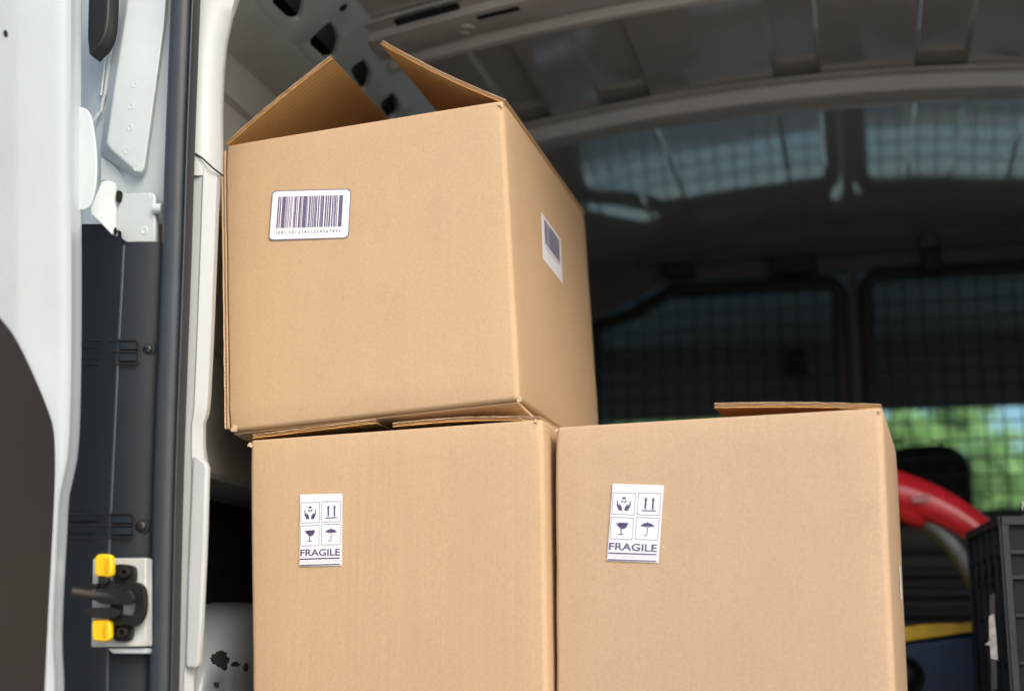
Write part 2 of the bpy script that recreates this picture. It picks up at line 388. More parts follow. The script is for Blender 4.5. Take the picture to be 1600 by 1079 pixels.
# wheel arch: rounded white box behind the left pillar, with a chipped patch
mb = MB(); rows = []
for i in range(29):
    t = i / 28; row = []
    y = lerp(2.071, 2.33, t * 2) if t < .5 else lerp(2.33, 2.82, t * 2 - 1)
    e = max(0, 1 - abs(max(0, (2.33 - y) / .26, (y - 2.66) / .16)) ** 2.2) ** .5
    for k in range(13):
        a = R(-4 + 98 * k / 12); ex = abs(math.cos(a)) ** .45 * (1 if math.cos(a) > 0 else -1); ez = abs(math.sin(a)) ** .45
        row.append(V((-1.085 + .125 * max(0, ex) * (.55 + .45 * e), y, FL + .243 * e * ez)))
    rows.append(row)
mb.grid(rows)
wa = mb.build('wheel_arch', 'white', van, smooth=60)
rnd = random.Random(3)
for cx, cy, rx, ry in ((345, 1030, 15, 14), (369, 1037, 6, 4), (386, 1042, 3, 6), (340, 1068, 3, 5)):
    ring = []
    for k in range(44):
        t = 2 * math.pi * k / 44; q = .85 + .5 * noise.noise(V((math.cos(t) * 1.3 + cx, math.sin(t) * 1.3, .3))) + .28 * noise.noise(V((math.cos(t) * 3.5, math.sin(t) * 3.5 + cx, 1.3)))
        ring.append(aX(cx + rx * q * math.cos(t), cy + ry * q * math.sin(t), -.9575))
    MB().prism(ring, (-.004, 0, 0)).build('chipped_patch', 'chip', wa, smooth=0)

# ---------------------------------------------------------------- left hinge pillar
def pstrip(mb, left, right, n, prof, m=0, y0=-190, y1=1150, dys=None):
    """surface between two measured outlines; prof: list of (fraction across, depth Y)"""
    rows = []
    yy = [y0 + (y1 - y0) * i / n for i in range(n + 1)]
    for y in yy:
        a, b = poly_at(left, y), poly_at(right, y)
        rows.append([aY(lerp(a, b, t), y, Y) for t, Y in prof])
    mb.grid(rows, m); return mb
jl = smoothpoly([(312, -40), (309, 90), (305, 250), (301, 400), (290, 690), (284, 900), (279, 1150)], 2)
jr_up = [(398, -40), (378, -8), (365, 30), (356, 70), (351, 120), (349, 180), (349, 240), (348.5, 274)]
jr_lo = [(345, 276), (342.5, 330), (339, 420), (334.5, 530), (330, 622), (328, 646), (322, 657), (322, 706), (326, 722), (325.5, 760), (322, 850), (317, 960), (314, 1036), (307, 1048), (305, 1150)]
mb = MB()
pstrip(mb, [(jl[0][0] - 8, -40)] + [(x - 8, y) for x, y in jl[1:]], jr_up, 44, [(0, 1.752), (.25, 1.752), (.55, 1.760), (.88, 1.775), (.97, 1.786), (1.0, 1.806), (.985, 1.86), (.80, 1.93)], y1=274)
# lower edge of the upper piece: a diagonal seam
jamb = mb.build('door_jamb', 'jamb', van, smooth=45)
mb = MB(); rows = []
for i in range(70):
    y = 262 + (1150 - 262) * i / 69
    a, b = poly_at(jl, y) - 8, poly_at(jr_lo, max(277, y))
    rows.append([aY(lerp(a, b, t), y, Y) for t, Y in ((0, 1.757), (.40, 1.757), (.44, 1.7545), (.88, 1.770), (.97, 1.782), (1.0, 1.800), (.985, 1.86), (.8, 1.93))])
mb.grid(rows).build('jamb_cover', 'jamb', van, smooth=35)
plate('jamb_plate', [(301, 712), (309, 712), (321, 722), (323.5, 729), (320, 850), (315, 960), (311, 1034), (306, 1043), (291, 1043), (289, 1036), (293, 900), (297, 800)], 1.752, .012, 'jamb', van, .003, seg=3)
MB().tube([aY(305, 240, 1.751), aY(316, 247, 1.7505), aY(332, 262, 1.756), aY(349, 275, 1.778)], .0013, 6).build('jamb_seam', 'trim', van)
for px in []:
    MB().lathe(aY(px[0], px[1], 1.7525), (0.1, -1, 0), [(.0004, -.0006), (.002, -.0003), (.0034, .0002), (.0046, -.0006)], 14).build('weld_dimple', 'jamb', jamb)

# rubber door seal: hollow bulb and flat lip
sl = [(288, -40), (283, 90), (277, 250), (273, 400), (262, 690), (258, 850), (252, 1150)]
sl = smoothpoly(sl, 2)
pth = [aY(poly_at(sl, y), y, 1.735) for y in range(-192, 1151, 34)]
seal = MB().tube(pth, .0175, 18, flat=1.0).build('door_seal', 'rubber', van, smooth=80)
mb = MB()
pstrip(mb, [(x + 12, y) for x, y in sl], [(x + 27, y) for x, y in sl], 30, [(0, 1.728), (.12, 1.7235), (.2, 1.7255), (.5, 1.731), (.97, 1.737), (1, 1.742), (1, 1.76)])
mb.build('seal_lip', 'rubber_dk', seal, smooth=30)
mb = MB().tube([aY(poly_at(sl, y) + 14.5, y, 1.722) for y in range(-192, 1151, 34)], .0016, 8); mb.build('seal_bead', 'rubber', seal)

# white upper part of the pillar
mb = MB()
lf = [(128, -40), (128, 400)]; rg = [(282, -40), (262, 400)]
pstrip(mb, lf, rg, 24, [(0, 1.800), (.25, 1.772), (.5, 1.764), (.8, 1.758), (1, 1.758)], y1=350)
pil = mb.build('door_pillar', 'pillar', van, smooth=50)
# raised box section on it with a sloping lower end
front = [(221, -190), (203, -40), (197, 20), (180, 130), (167, 222), (172, 232), (212, 268), (221, 270), (226, 262), (244, 130), (256, 40), (262, -40), (274, -190)]
back = [(211, -190), (193, -40), (188, 20), (170, 130), (157, 236), (160, 244), (211, 279), (222, 280), (231, 268), (250, 130), (262, 40), (268, -40), (280, -190)]
a = [aY(x, y, 1.742) for x, y in front]; b = [aY(x, y, 1.764) for x, y in back]
mb = MB(); n = len(a)
mb.add(a + b, [list(range(n))] + [(i, (i + 1) % n, n + (i + 1) % n, n + i) for i in range(n)])
box_sec = mb.build('pillar_reinforcement', 'pillar', van, bevel=.0025, seg=3)
for px in [(210, 133), (204, 166), (203, 200), (198, 236), (213, 262)]:
    MB().lathe(aY(px[0], px[1], 1.7415), (0, -1, 0), [(.0004, -.0009), (.0024, -.0006), (.0038, .0001), (.0052, -.0004)], 14).build('weld_dimple', 'pillar', box_sec)
MB().tube([aY(188, -40, 1.770), aY(176, 60, 1.770), aY(164, 150, 1.770), aY(157, 175, 1.770), aY(146, 190, 1.770)], .003, 8).build('pillar_seam', 'pillar', pil)
MB().tube([aY(176, -40, 1.772), aY(168, 60, 1.772), aY(158, 150, 1.772)], .002, 8).build('pillar_seam', 'pillar', pil)
# hinge plates below
hb = plate('hinge_bracket', [(186, 296), (198, 302), (238, 300), (243, 306), (243, 378.5), (197, 378.5), (176, 366), (180, 340)], 1.738, .012, 'pillar', van, .003, Ys=[1.742, 1.733, 1.737, 1.737, 1.737, 1.733, 1.742, 1.745])
plate('hinge_leaf', [(141, 326), (158, 283), (166, 281), (178, 284), (181, 290), (180, 363), (175, 368), (160, 352), (141, 334)], 1.725, .006, 'pillar', hb, .002, Ys=[1.70, 1.722, 1.725, 1.731, 1.733, 1.733, 1.731, 1.718, 1.70])
plate('hinge_slot', smoothpoly([(182, 299), (187, 297), (190, 300), (189, 312), (185, 316), (181, 314), (182, 299)], 2)[:-1], 1.731, .004, 'void', hb, 0)
plate('hinge_slot', [(177, 360), (180, 355), (182, 361), (179, 366)], 1.731, .004, 'void', hb, 0)
MB().tube([aY(241, 326, 1.735), aY(254, 326, 1.735)], .0075, 12).build('hinge_pin', 'pillar', hb)
for px in [(229, 308), (225, 360)]:
    MB().lathe(aY(px[0], px[1], 1.7355), (0, -1, 0), [(.0004, -.0006), (.003, -.0003), (.0046, .0002), (.0062, -.0005)], 14).build('weld_dimple', 'pillar', hb)
plate('pillar_gap_plate', [(158, 245), (176, 256), (190, 272), (196, 300), (186, 298), (178, 284), (162, 281), (158, 283)], 1.7635, .002, 'pillar', pil, 0)  # thin plate between box section and hinge, in pillar paint
# black rubber boot near the top
plate('wiring_boot', smoothpoly([(138, -40), (172, -40), (171, 10), (168, 48), (158, 70), (147, 79), (139, 90), (136, 60)], 1), 1.715, .03, 'black', van, .01, seg=4)

# slate plastic trim of the lower pillar: dark side face, rounded corner, face towards us
ce = [(194, 370), (184, 560), (178, 690), (170, 860), (166, 1150)]
mb = MB(); rows = []
for i in range(40):
    tt = i / 39; y = lerp(378, 1150, tt); yl = lerp(338, 1150, tt); ym = lerp(362, 1150, tt)
    c = poly_at(ce, y); s_ = poly_at(sl, y)
    rows.append([aY(100, yl, 1.87), aY(lerp(100, c, .6), yl, 1.80), aY(c - 4, ym, 1.729), aY(c - 2.2, y, 1.7225), aY(c + .5, y, 1.719), aY(c + 4, y, 1.7185), aY(lerp(c, s_, .5), y, 1.728), aY(s_ - 10, y, 1.742), aY(s_ + 5, y, 1.755)])
mb.grid(rows)
trim = mb.build('pillar_trim', 'slate', van, smooth=50)
# top return of the trim
for (ya, xl) in ((531, 120), (802, 100)):
    dx = 215 if ya < 600 else 207
    for k in (0, 1):
        y0 = ya + 2 + k * 18; h = 14
        c = poly_at(ce, y0)
        outl = []
        A = [(xl, 1.842), (lerp(xl, c, .7), 1.777), (c - 4, 1.7265), (c - 2, 1.719), (c + .5, 1.7155), (c + 4, 1.7150), (dx - 4, 1.7185), (dx, 1.722)]
        rows = [[aY(x, y0 + (5 if x < c else 2) * (0 if x > c - 5 else -.6) + j * h * (1 if j in (0, 1) else 1), Y + (.006 if j in (0, 1) else -.003 if x < c - 10 else 0)) for x, Y in A] for j in (0, .12, .88, 1)]
        MB().grid(rows).build('trim_rib', 'slate', trim, smooth=40)
    for k in (0, 18, 37):  # groove lines as raised black tubes, their shade put into the colour
        MB().tube([aY(xl, ya + k + .5, 1.840), aY(lerp(xl, c, .7), ya + k, 1.773), aY(c - 5, ya + k, 1.7225), aY(c - 1, ya + k, 1.7165), aY(c + 4, ya + k, 1.7140), aY(dx - 3, ya + k, 1.7182)], .0013, 6).build('groove_shade', 'black', trim)
    MB().tube([aY(dx - 3, ya, 1.720), aY(dx + 1.5, ya + 4, 1.7215), aY(dx + 2, ya + 18, 1.7215), aY(dx + 1, ya + 33, 1.7215), aY(dx - 3, ya + 37, 1.720)], .0014, 6).build('groove_shade', 'black', trim)
    MB().tube([aY(c + 2, ya - 1, 1.7155), aY(dx - 3, ya, 1.720)], .0014, 6).build('groove_shade', 'black', trim)
for px in [(230.5, 546, 1.732), (221, 822, 1.731)]:
    p = aY(*px)
    sc = MB().lathe(p, (0.15, -1, 0), [(.0005, .0052), (.004, .0050), (.0072, .0032), (.0082, .0008), (.0105, .0006), (.0115, -.002)], 18).build('screw', 'black', trim, smooth=40)
    for a in (35, 125):
        d = V((math.cos(R(a)), 0, math.sin(R(a))))
        MB().obox(p + V((0, -.0052, 0)), d * .0042, V((0, .0006, 0)), d.cross(V((0, 1, 0))) * .0010).build('screw_recess', 'void', trim)

MB().tube([aY(poly_at(ce, y) + 1.5, y, 1.7212) for y in range(384, 1151, 30)], .0032, 10).build('trim_corner', 'slate_sheen', trim, smooth=80)  # bead carrying the painted highlight of the corner
# door check strap on its white plate
bp = plate('check_strap', [(145, 872), (228, 871), (228, 1009), (142, 1010)], 1.700, .018, 'plate', van, .0015)
plate('strap_base', [(168, 1012), (228, 1012), (228, 1020), (176, 1020)], 1.706, .02, 'white', bp, .001)
def clip(x0, y0, x1, y1, top):
    pts = rrect(x0, y0, x1, y1, 8)
    o = plate('yellow_clip', pts, 1.672, .010, 'yellow', bp, .002)
    xm = lerp(x0, x1, .70)
    MB().prism([aY(x, y, 1.6708) for x, y in rrect(xm - 4, y0 + 6, xm + 4, y1 - 5, 3.9)], (0, .003, 0)).build('clip_slot', 'ochre', bp, bevel=.0005)
    MB().prism([aY(x, y, 1.6702) for x, y in rrect(lerp(x0, x1, .44) - 1.0, y0 + 3, lerp(x0, x1, .44) + 1.0, y1 - 2, .9)], (0, .003, 0)).build('clip_ridge', 'yellow', bp)
M['ochre'] = mat('yellow_recess_shade', (.62, .36, .004), .5)  # darker yellow: the clip slot's shade put into the colour
clip(148, 865, 175, 901, True); clip(143, 966.5, 172, 1001, False)
def tab(pts, Y, d, bev=.003): return plate('strap_bracket', smoothpoly(pts + [pts[0]], 2)[:-1], Y, d, 'metal', bp, bev)
tab([(176, 884), (184, 880), (207, 882), (211, 890), (210, 914), (178, 918)], 1.690, .008)
tab([(174, 970), (206, 970), (206, 994), (200, 1002), (180, 1002), (174, 994)], 1.690, .008)
tab([(202, 908), (217, 909), (226, 921), (227, 950), (221, 970), (206, 981), (198, 970), (209, 958), (212, 940), (209, 926), (200, 920)], 1.680, .010)
tab([(150, 912), (160, 904), (172, 905), (180, 915), (206, 914), (206, 923), (150, 922)], 1.678, .008)
tab([(168, 968), (182, 958), (206, 960), (208, 972), (196, 976), (172, 976)], 1.680, .008)
tab([(172, 912), (186, 912), (186, 970), (172, 970)], 1.684, .012)
tab([(148, 919), (178, 920), (204, 924), (211, 934), (204, 945), (178, 944), (148, 942)], 1.668, .008)
tab([(130, 949), (150, 948), (184, 949), (187, 965), (150, 966), (130, 960)], 1.668, .010)
tab([(133, 912), (150, 910), (152, 920), (133, 920)], 1.672, .008)
tab([(153, 899), (166, 899), (168, 912), (153, 912)], 1.668, .010); 
MB().tube([aY(180, 932, 1.672), aY(150, 930, 1.668), aY(112, 924, 1.65)], .0065, 10, flat=.6).build('strap_arm', 'metal', bp)
for px in [(196.5, 894), (193, 987.5)]:
    MB().lathe(aY(px[0], px[1], 1.688), (0, -1, 0), [(.0005, .0005), (.0032, .0005), (.0036, .0055), (.0066, .0055), (.0074, .0045), (.0076, -.001)], 18).build('bolt', 'metal', bp, smooth=40)

# ---------------------------------------------------------------- open rear door at the left edge
dr = [(140, -60), (140, 350), (141, 450), (140, 600), (137, 700), (130, 740), (121, 770), (118, 840), (113, 930), (110, 1010), (114, 1040), (114, 1160)]
dr = smoothpoly(dr, 2)
def doorY(x): return 1.50 + (1.675 - 1.50) * x / 140           # leaf runs from the hinge towards the camera
mb = MB(); rows = []
for i in range(50):
    y = -200 + 1360 * i / 49
    e = poly_at(dr, y); sh = e - 140
    cr = [(-430, .0), (-60, 0), (12, 0), (24, -.0015), (34, -.002), (46, .000), (84, .001), (96, .004), (102, .0075), (107, .0045), (126, -.005), (135, -.008), (139, -.011), (140, -.015)]
    row = [aY(x + sh, y, doorY(x + sh)) + V((o, 0, 0)) for x, o in cr]
    row.append(row[-1] + V((-.06, -.02, 0))); row.append(aY(-400 + sh, y, doorY(-400)) + V((-.07, 0, 0)))
    rows.append(row)
mb.grid(rows, closed=True)
door = mb.build('rear_door', 'white', van, smooth=60)
tp = smoothpoly([(-430, 430), (-60, 448), (0, 507), (22, 545), (44, 592), (62, 636), (73, 668), (75.5, 720), (73, 800), (66, 920), (58, 1079), (54, 1170)], 2)
pts = [aY(x, y, doorY(x)) + V((.012, 0, 0)) for x, y in tp] + [aY(-430, 1170, doorY(-430)) + V((.012, 0, 0))]
MB().prism(pts, (-.02, 0, 0)).build('door_trim', 'trim', door, bevel=.003, seg=3)
rim = [aY(x + 1.5, y, doorY(x)) + V((.008, 0, 0)) for x, y in tp]
MB().tube(rim, .0042, 10).build('trim_flange', 'white', door, smooth=80)
MB().lathe(aY(8, 53, doorY(8)) + V((.001, 0, 0)), (1, 0, 0), [(.0005, .001), (.0035, .001), (.005, 0)], 12).build('door_plug', 'slate', door)
plate('hinge_arm', smoothpoly([(120, 165), (140, 172), (147, 205), (151, 245), (151, 275), (148, 300), (140, 326), (120, 330)], 1), 1.664, .004, 'pillar', door, .0018, seg=3)

# ---------------------------------------------------------------- bulkhead with two meshed windows
BY = 4.15
bh = MB()
lo_top = .335
bh.box((-1.02, BY + .02, FL), (1.02, BY + .06, lo_top))
# upper surround: header and side cheeks as polygons in the plane
def wall_poly(pts, y0=BY + .02, y1=BY + .055): return [V((x, y0, z)) for x, z in pts]
hdr = [(-.53, 1.085), (.58, 1.085), (.58, 1.24), (-.53, 1.24)]
bh.prism(wall_poly(hdr), (0, .035, 0))
bh.prism(wall_poly([(-.53, 1.085), (-.53, 1.24), (-.90, 1.20), (-1.05, .98), (-1.05, lo_top), (-.765, lo_top), (-.755, .975)]), (0, .035, 0))
bh.prism(wall_poly([(.58, 1.085), (.58, 1.24), (.90, 1.20), (1.05, .98), (1.05, lo_top), (.78, lo_top), (.77, .975)]), (0, .035, 0))
bh.prism(wall_poly([(.012, lo_top), (.045, lo_top), (.045, 1.085), (.012, 1.085)]), (0, .035, 0))
bulk = bh.build('bulkhead', 'panel_dk', van, bevel=.003)
MB().tube([V((x, BY - .01, 1.143)) for x in (-.60, -.3, 0, .3, .62)], .012, 10, flat=1).build('header_beam', 'panel_dk', bulk)
for z, h in ((.268, .013), (.205, .018), (.150, .020), (.095, .016)):
    MB().prism([V((-1.0, BY + .02, z - h)), V((-1.0, BY - .012, z - h * .6)), V((-1.0, BY - .012, z + h * .5)), V((-1.0, BY + .02, z + h))], (2.0, 0, 0)).build('panel_rib', 'ribdark', bulk, bevel=.003)
def wframe(outl, name):
    outl = [V((x, BY, z)) for x, z in outl]; n = len(outl)
    cx = sum((p for p in outl), V()) / n
    rows = []
    for i, p in enumerate(outl):
        a, b = outl[i - 1], outl[(i + 1) % n]; d = (b - a).normalized(); nn = V((d.z, 0, -d.x))
        if nn.dot(cx - p) < 0: nn = -nn
        rows.append([p, p + V((0, -.016, 0)), p + nn * .006 + V((0, -.02, 0)), p + nn * .034 + V((0, -.02, 0)), p + nn * .040 + V((0, -.014, 0)), p + nn * .040 + V((0, .02, 0)), p + V((0, .02, 0))])
    rows.append(rows[0])
    return MB().grid(rows, closed=True).build(name, 'frame', bulk, smooth=40)
def arc(cx, cz, r, a0, a1, n=6): return [(cx + r * math.cos(R(lerp(a0, a1, k / n))), cz + r * math.sin(R(lerp(a0, a1, k / n)))) for k in range(n + 1)]
left_out = arc(-.052, 1.006, .062, 0, 90) + [(-.3, 1.068)] + arc(-.50, 1.028, .04, 90, 140) + [(-.62, 1.005)] + arc(-.715, .93, .045, 130, 180) + [(-.763, .6)] + [(-.763, .345), (.010, .345), (.010, .7)]
right_out = [(.045, .345), (.79, .345), (.79, .9)] + arc(.72, .945, .06, 0, 60) + [(.60, 1.05)] + arc(.52, 1.040, .04, 60, 90) + [(.3, 1.080)] + arc(.107, 1.018, .062, 90, 180)
wframe(left_out, 'window_frame'); wframe(right_out, 'window_frame')
mb = MB(); WS, WR = .0505, .0024
k = 0; x = -.74
while x < .78:
    if not (.0 < x < .055):
        top = 1.06
        if x < -.53: top = lerp(1.05, .96, (-.53 - x) / .21)
        if x > .55: top = lerp(1.06, .95, (x - .55) / .22)
        mb.tube([V((x, BY + .004, .35)), V((x, BY + .004, top))], WR, 6)
    x += WS
z = .37
while z < 1.06:
    xa, xb = -.755, .775
    if z > .97: xa, xb = lerp(-.74, -.53, (z - .97) / .10), lerp(.77, .55, (z - .97) / .11)
    mb.tube([V((xa, BY + .0, z)), V((0, BY + .0, z))], WR, 6, up=(0, 1, .1)); mb.tube([V((.055, BY + .0, z)), V((xb, BY + .0, z))], WR, 6, up=(0, 1, .1))
    z += WS
mb.build('wire_mesh', 'wire', bulk, kind='stuff')
for px in [(1205, 1275, 397, 432), (1040, 1085, 412, 438), (1442, 1466, 388, 428)]:
    p, q = aY(px[0], px[3], BY - .02), aY(px[1], px[2], BY - .02)
    MB().box((p.x, BY - .045, p.z), (q.x, BY + .0, q.z)).build('latch', 'frame', bulk, bevel=.008, seg=3)
MB().lathe(aY(1452, 384, BY - .01), (0, -1, 0), [(.018, 0), (.034, .006), (.036, .012), (.030, .014), (.018, .010)], 20).build('latch_ring', 'ribdark', bulk)

# ---------------------------------------------------------------- cab ahead of the bulkhead
mb = MB()
mb.grid([[V((x, y, z)) for x in (-1.0, 0, 1.0)] for y, z in ((BY + .06, 1.155), (4.7, 1.13), (5.0, 1.06), (5.10, 1.05), (5.13, 1.03))])
mb.build('cab_headliner', 'headliner', van)
MB().prism([V((-.95, 4.98, .800)), V((-.95, 5.02, .790)), V((-.95, 5.12, 1.04)), V((-.95, 5.04, 1.05))], (.93, 0, 0)).build('sun_visor', 'cab', van, bevel=.01)
MB().prism([V((.0, 4.98, .806)), V((.0, 5.02, .796)), V((.0, 5.12, 1.04)), V((.0, 5.04, 1.05))], (.95, 0, 0)).build('sun_visor', 'cab', van, bevel=.01)
MB().box((-.205, 4.86, .905), (-.135, 4.90, 1.0)).build('rear_view_mirror', 'frame', van, bevel=.012)
for s in (-1, 1):
    MB().prism([V((s * 1.0, BY, FL - .3)), V((s * 1.0, 6.0, FL - .3)), V((s * 1.0, 6.0, .32)), V((s * 1.0, BY, .40))], (s * .06, 0, 0)).build('cab_door', 'cab', van)
    MB().prism([V((s * 1.0, BY, .40)), V((s * 1.0, 4.5, .40)), V((s * .93, 4.5, 1.12)), V((s * .93, BY, 1.15))], (s * .05, 0, 0)).build('cab_pillar', 'cab', van)
    MB().tube([V((s * .97, 5.95, .30)), V((s * .90, 5.10, 1.05)), V((s * .90, 4.5, 1.14))], .045, 8).build('windscreen_pillar', 'cab', van)
    MB().add([V((s * .985, 4.5, .40)), V((s * .985, 5.85, .34)), V((s * .915, 5.12, 1.02)), V((s * .925, 4.5, 1.12))], [(0, 1, 2, 3)]).build('side_window', 'glass', van, smooth=0)
MB().grid([[V((x, lerp(5.98, 5.06, t) + .10 * (1 - (x / .96) ** 2), lerp(.16, 1.06, t))) for x in (-.95, -.7, -.35, 0, .35, .7, .95)] for t in (0, .25, .5, .75, 1)]).build('windscreen', 'glass', van)
MB().prism([V((-1, 5.25, .0)), V((-1, 5.22, .10)), V((-1, 5.35, .16)), V((-1, 6.05, .15)), V((-1, 6.05, -.3))], (2, 0, 0)).build('dashboard', 'cab', van, bevel=.03, seg=3)
MB().box((-1.0, BY + .06, -.50), (1.0, 6.05, -.45)).build('cab_floor', 'cab', van)
mb = MB(); mb.grid([[V((x, y, z - .06 * (abs(x) / .95) ** 3)) for x in (-.95, -.75, -.4, 0, .4, .75, .95)] for y, z in ((6.06, .175), (6.25, .17), (6.6, .14), (6.95, .07), (7.08, .0), (7.12, -.4))])
mb.build('bonnet', 'white', van, smooth=60)
# seats
for x0 in (.215, -.47):
    def rbox(cx, cy, cz, w_, d_, h_, lean=0, e=.5):
        mb = MB(); rows = []
        for i in range(13):
            ph = R(-90 + 180 * i / 12); row = []
            for k in range(24):
                th = 2 * math.pi * k / 24
                f = lambda v: math.copysign(abs(v) ** e, v)
                xq, yq, zq = f(math.cos(ph)) * f(math.cos(th)), f(math.cos(ph)) * f(math.sin(th)), f(math.sin(ph))
                row.append(V((cx + xq * w_, cy + yq * d_ - lean * zq, cz + zq * h_)))
            rows.append(row)
        return mb.grid(rows, closed=True)
    seat = rbox(x0, 4.42, .04, .25, .09, .30, .04).build('seat', 'fabric', van, smooth=80)
    rbox(x0, 4.40, .452, .128, .055, .142, .0, .60).build('headrest', 'fabric', seat, smooth=80)
    rbox(x0, 4.66, -.18, .25, .28, .09).build('seat_cushion', 'fabric', seat, smooth=80)

# ================================================================ CARDBOARD BOXES
def rot(a, b, c): return Matrix.Rotation(R(a), 3, 'Z') @ Matrix.Rotation(R(b), 3, 'X') @ Matrix.Rotation(R(c), 3, 'Y')
W = .45
class Carton:
    def __init__(s, pos, ang, tl, tr, bl, br, depth, floor=None):
        Mx = rot(*ang); p0 = V(pos); n = Mx @ V((0, -1, 0)); s.n = n; s.p0 = p0; s.dep = Mx @ V((0, 1, 0)); s.d = depth
        s.TL, s.TR, s.BL, s.BR = (aP(x, y, p0, n) for x, y in (tl, tr, bl, br))
        if floor is not None:
            for a, b in (('TL', 'BL'), ('TR', 'BR')):
                A, B = getattr(s, a), getattr(s, b); setattr(s, b, A + (B - A) * ((floor - A.z) / (B.z - A.z)))
        s.right = ((s.TR - s.TL) + (s.BR - s.BL)).normalized()
        s.up = s.right.cross(s.dep).normalized()
        if s.up.z < 0: s.up = -s.up
        s.w = ((s.TR - s.TL).length + (s.BR - s.BL).length) / 2; s.h = ((s.TR - s.BR).length + (s.TL - s.BL).length) / 2
    def at(s, u, v, w_):   # fractions across, metres deep, fraction up
        return lerp(lerp(s.BL, s.BR, u), lerp(s.TL, s.TR, u), w_) + s.dep * v
    def front_pt(s, x, y, off=0): return aP(x, y, s.p0, s.n) + s.n * off
    def body(s, root, m, r=.009, rl=.007, bulge=.002, t=.005, seed=0):
        # rounded ring outline in (u metres, v metres)
        w_, d = s.w, s.d; out = []
        cs = [(0, 0, rl, 180), (w_, 0, r, 270), (w_, d, r, 0), (0, d, r, 90)]
        for (x, y, rr, a0) in cs:
            cx = rr if x == 0 else x - rr; cy = rr if y == 0 else y - rr
            for k in range(5): a = R(a0 + 90 * k / 4); out.append((cx + rr * math.cos(a), cy + rr * math.sin(a)))
        ring = []
        for a, b in zip(out, out[1:] + out[:1]):
            L = math.dist(a, b); n = max(1, int(L / .035))
            ring += [tuple(lerp(p, q, k / n) for p, q in zip(a, b)) for k in range(n)]
        hs = [0, .002, .006] + [s.h * k / 12 for k in range(1, 12)] + [s.h - .005, s.h - .0015, s.h]
        rows = []
        for h in hs:
            ins = 0
            if h < .006: ins = .006 - math.sqrt(max(0, .006 ** 2 - (.006 - h) ** 2))
            if h > s.h - .004: ins = .0012 * (h - s.h + .004) / .004
            row = []
            for (x, y) in ring:
                f = h / s.h
                b = bulge * math.sin(math.pi * min(1, max(0, x / w_))) * math.sin(math.pi * min(1, f))
                yy = y - b if y < .01 else y; xx_ = x
                nx = noise.noise(V((x * 14 + seed, y * 14, h * 10))) * .0005
                if ins: 
                    xx_ = min(max(x, ins), w_ - ins); yy = min(max(yy, ins), d - ins)
                ex = min(abs(x), abs(x - w_)); ey = min(abs(y), abs(y - d)); ez = min(h, s.h - h)
                cr = math.exp(-(ex + ey) / .012) * (.0016 * math.exp(-ez / .02) * (1.2 + noise.noise(V((x * 9 + seed, y * 9, h * 5)))) + .0009 * noise.noise(V((x * 3 + seed, y * 3, h * 16))))
                xx_ += cr * (1 if x < w_ / 2 else -1); yy += cr * (1 if y < d / 2 else -1)
                row.append(s.at(xx_ / w_, yy + nx, f))
            rows.append(row)
        mb = MB(); mb.grid(rows, closed=True)
        inner = [(min(max(x, t), w_ - t), min(max(y, t), d - t)) for x, y in ring]
        irows = [rows[-1], [s.at(x / w_, y, 1) for x, y in inner], [s.at(x / w_, y, .5) for x, y in inner], [s.at(x / w_, y, .015) for x, y in inner]]
        mb.grid(irows, 1, True)
        n = len(ring)
        mb.add(irows[-1], [list(range(n))], 1); mb.add(rows[0], [list(range(n))], 0)
        return mb.build('carton_body', [m, 'card_in'], root, smooth=50)
def sheet(root, A, B, dep, length, thick, n, m_out, m_in, name='flap', seed=0, curl=0, ns=40, rough=1.0):
    """corrugated flap: hinge front corner A, free front corner B, running `length` along dep; n = outward normal"""
    mb = MB(); nv = 6
    def pt(i, j, off, inset):
        s_ = i / ns; s2 = min(1 - inset / (B - A).length, s_) if inset else s_
        v = length * j / nv
        p = lerp(A, B, s2) + n * (off + curl * math.sin(math.pi * s_))
        if j == 0:
            q = noise.noise(V((s_ * 26, seed, off * 700))) * .0013 * rough
            p = p + dep * (inset + q) + n * noise.noise(V((s_ * 17, seed + 5, off * 300))) * .0006 * rough
        elif j == nv: p = p + dep * (v - inset)
        else: p = p + dep * v
        return p
    for (o0, o1, ins, mi) in ((0, .0011, 0, 1), (.0011, thick * .48, .0028, 2), (thick * .48, thick * .56, .0006, 3), (thick * .56, thick - .0011, .0028, 2), (thick - .0011, thick, 0, 0)):
        top = [[pt(i, j, o1, ins) for j in range(nv + 1)] for i in range(ns + 1)]
        bot = [[pt(i, j, o0, ins) for j in range(nv + 1)] for i in range(ns + 1)]
        mb.slab(top, bot, mi)
    return mb.build(name, [m_out, m_in, 'core', 'liner'], root, smooth=30)
def tears(root, pts, seed):
    """small scraps of torn liner curling off a worn corner"""
    rnd = random.Random(seed); mb = MB()
    for p, sc_, nn in pts:
        for k in range(4):
            a = rnd.uniform(0, 6.28); q = p + V((rnd.uniform(-1, 1), 0, rnd.uniform(-1, 1))) * sc_ * .5
            ring = []
            for j in range(6):
                t = a + j * math.pi / 3; rr = sc_ * rnd.uniform(.35, .75)
                ring.append(q + V((math.cos(t) * rr, 0, math.sin(t) * rr)) + nn * rnd.uniform(.0006, .0022))
            mb.prism(ring, nn * -.0012)
    return mb.build('torn_corner', 'liner', root, smooth=60, kind='stuff')

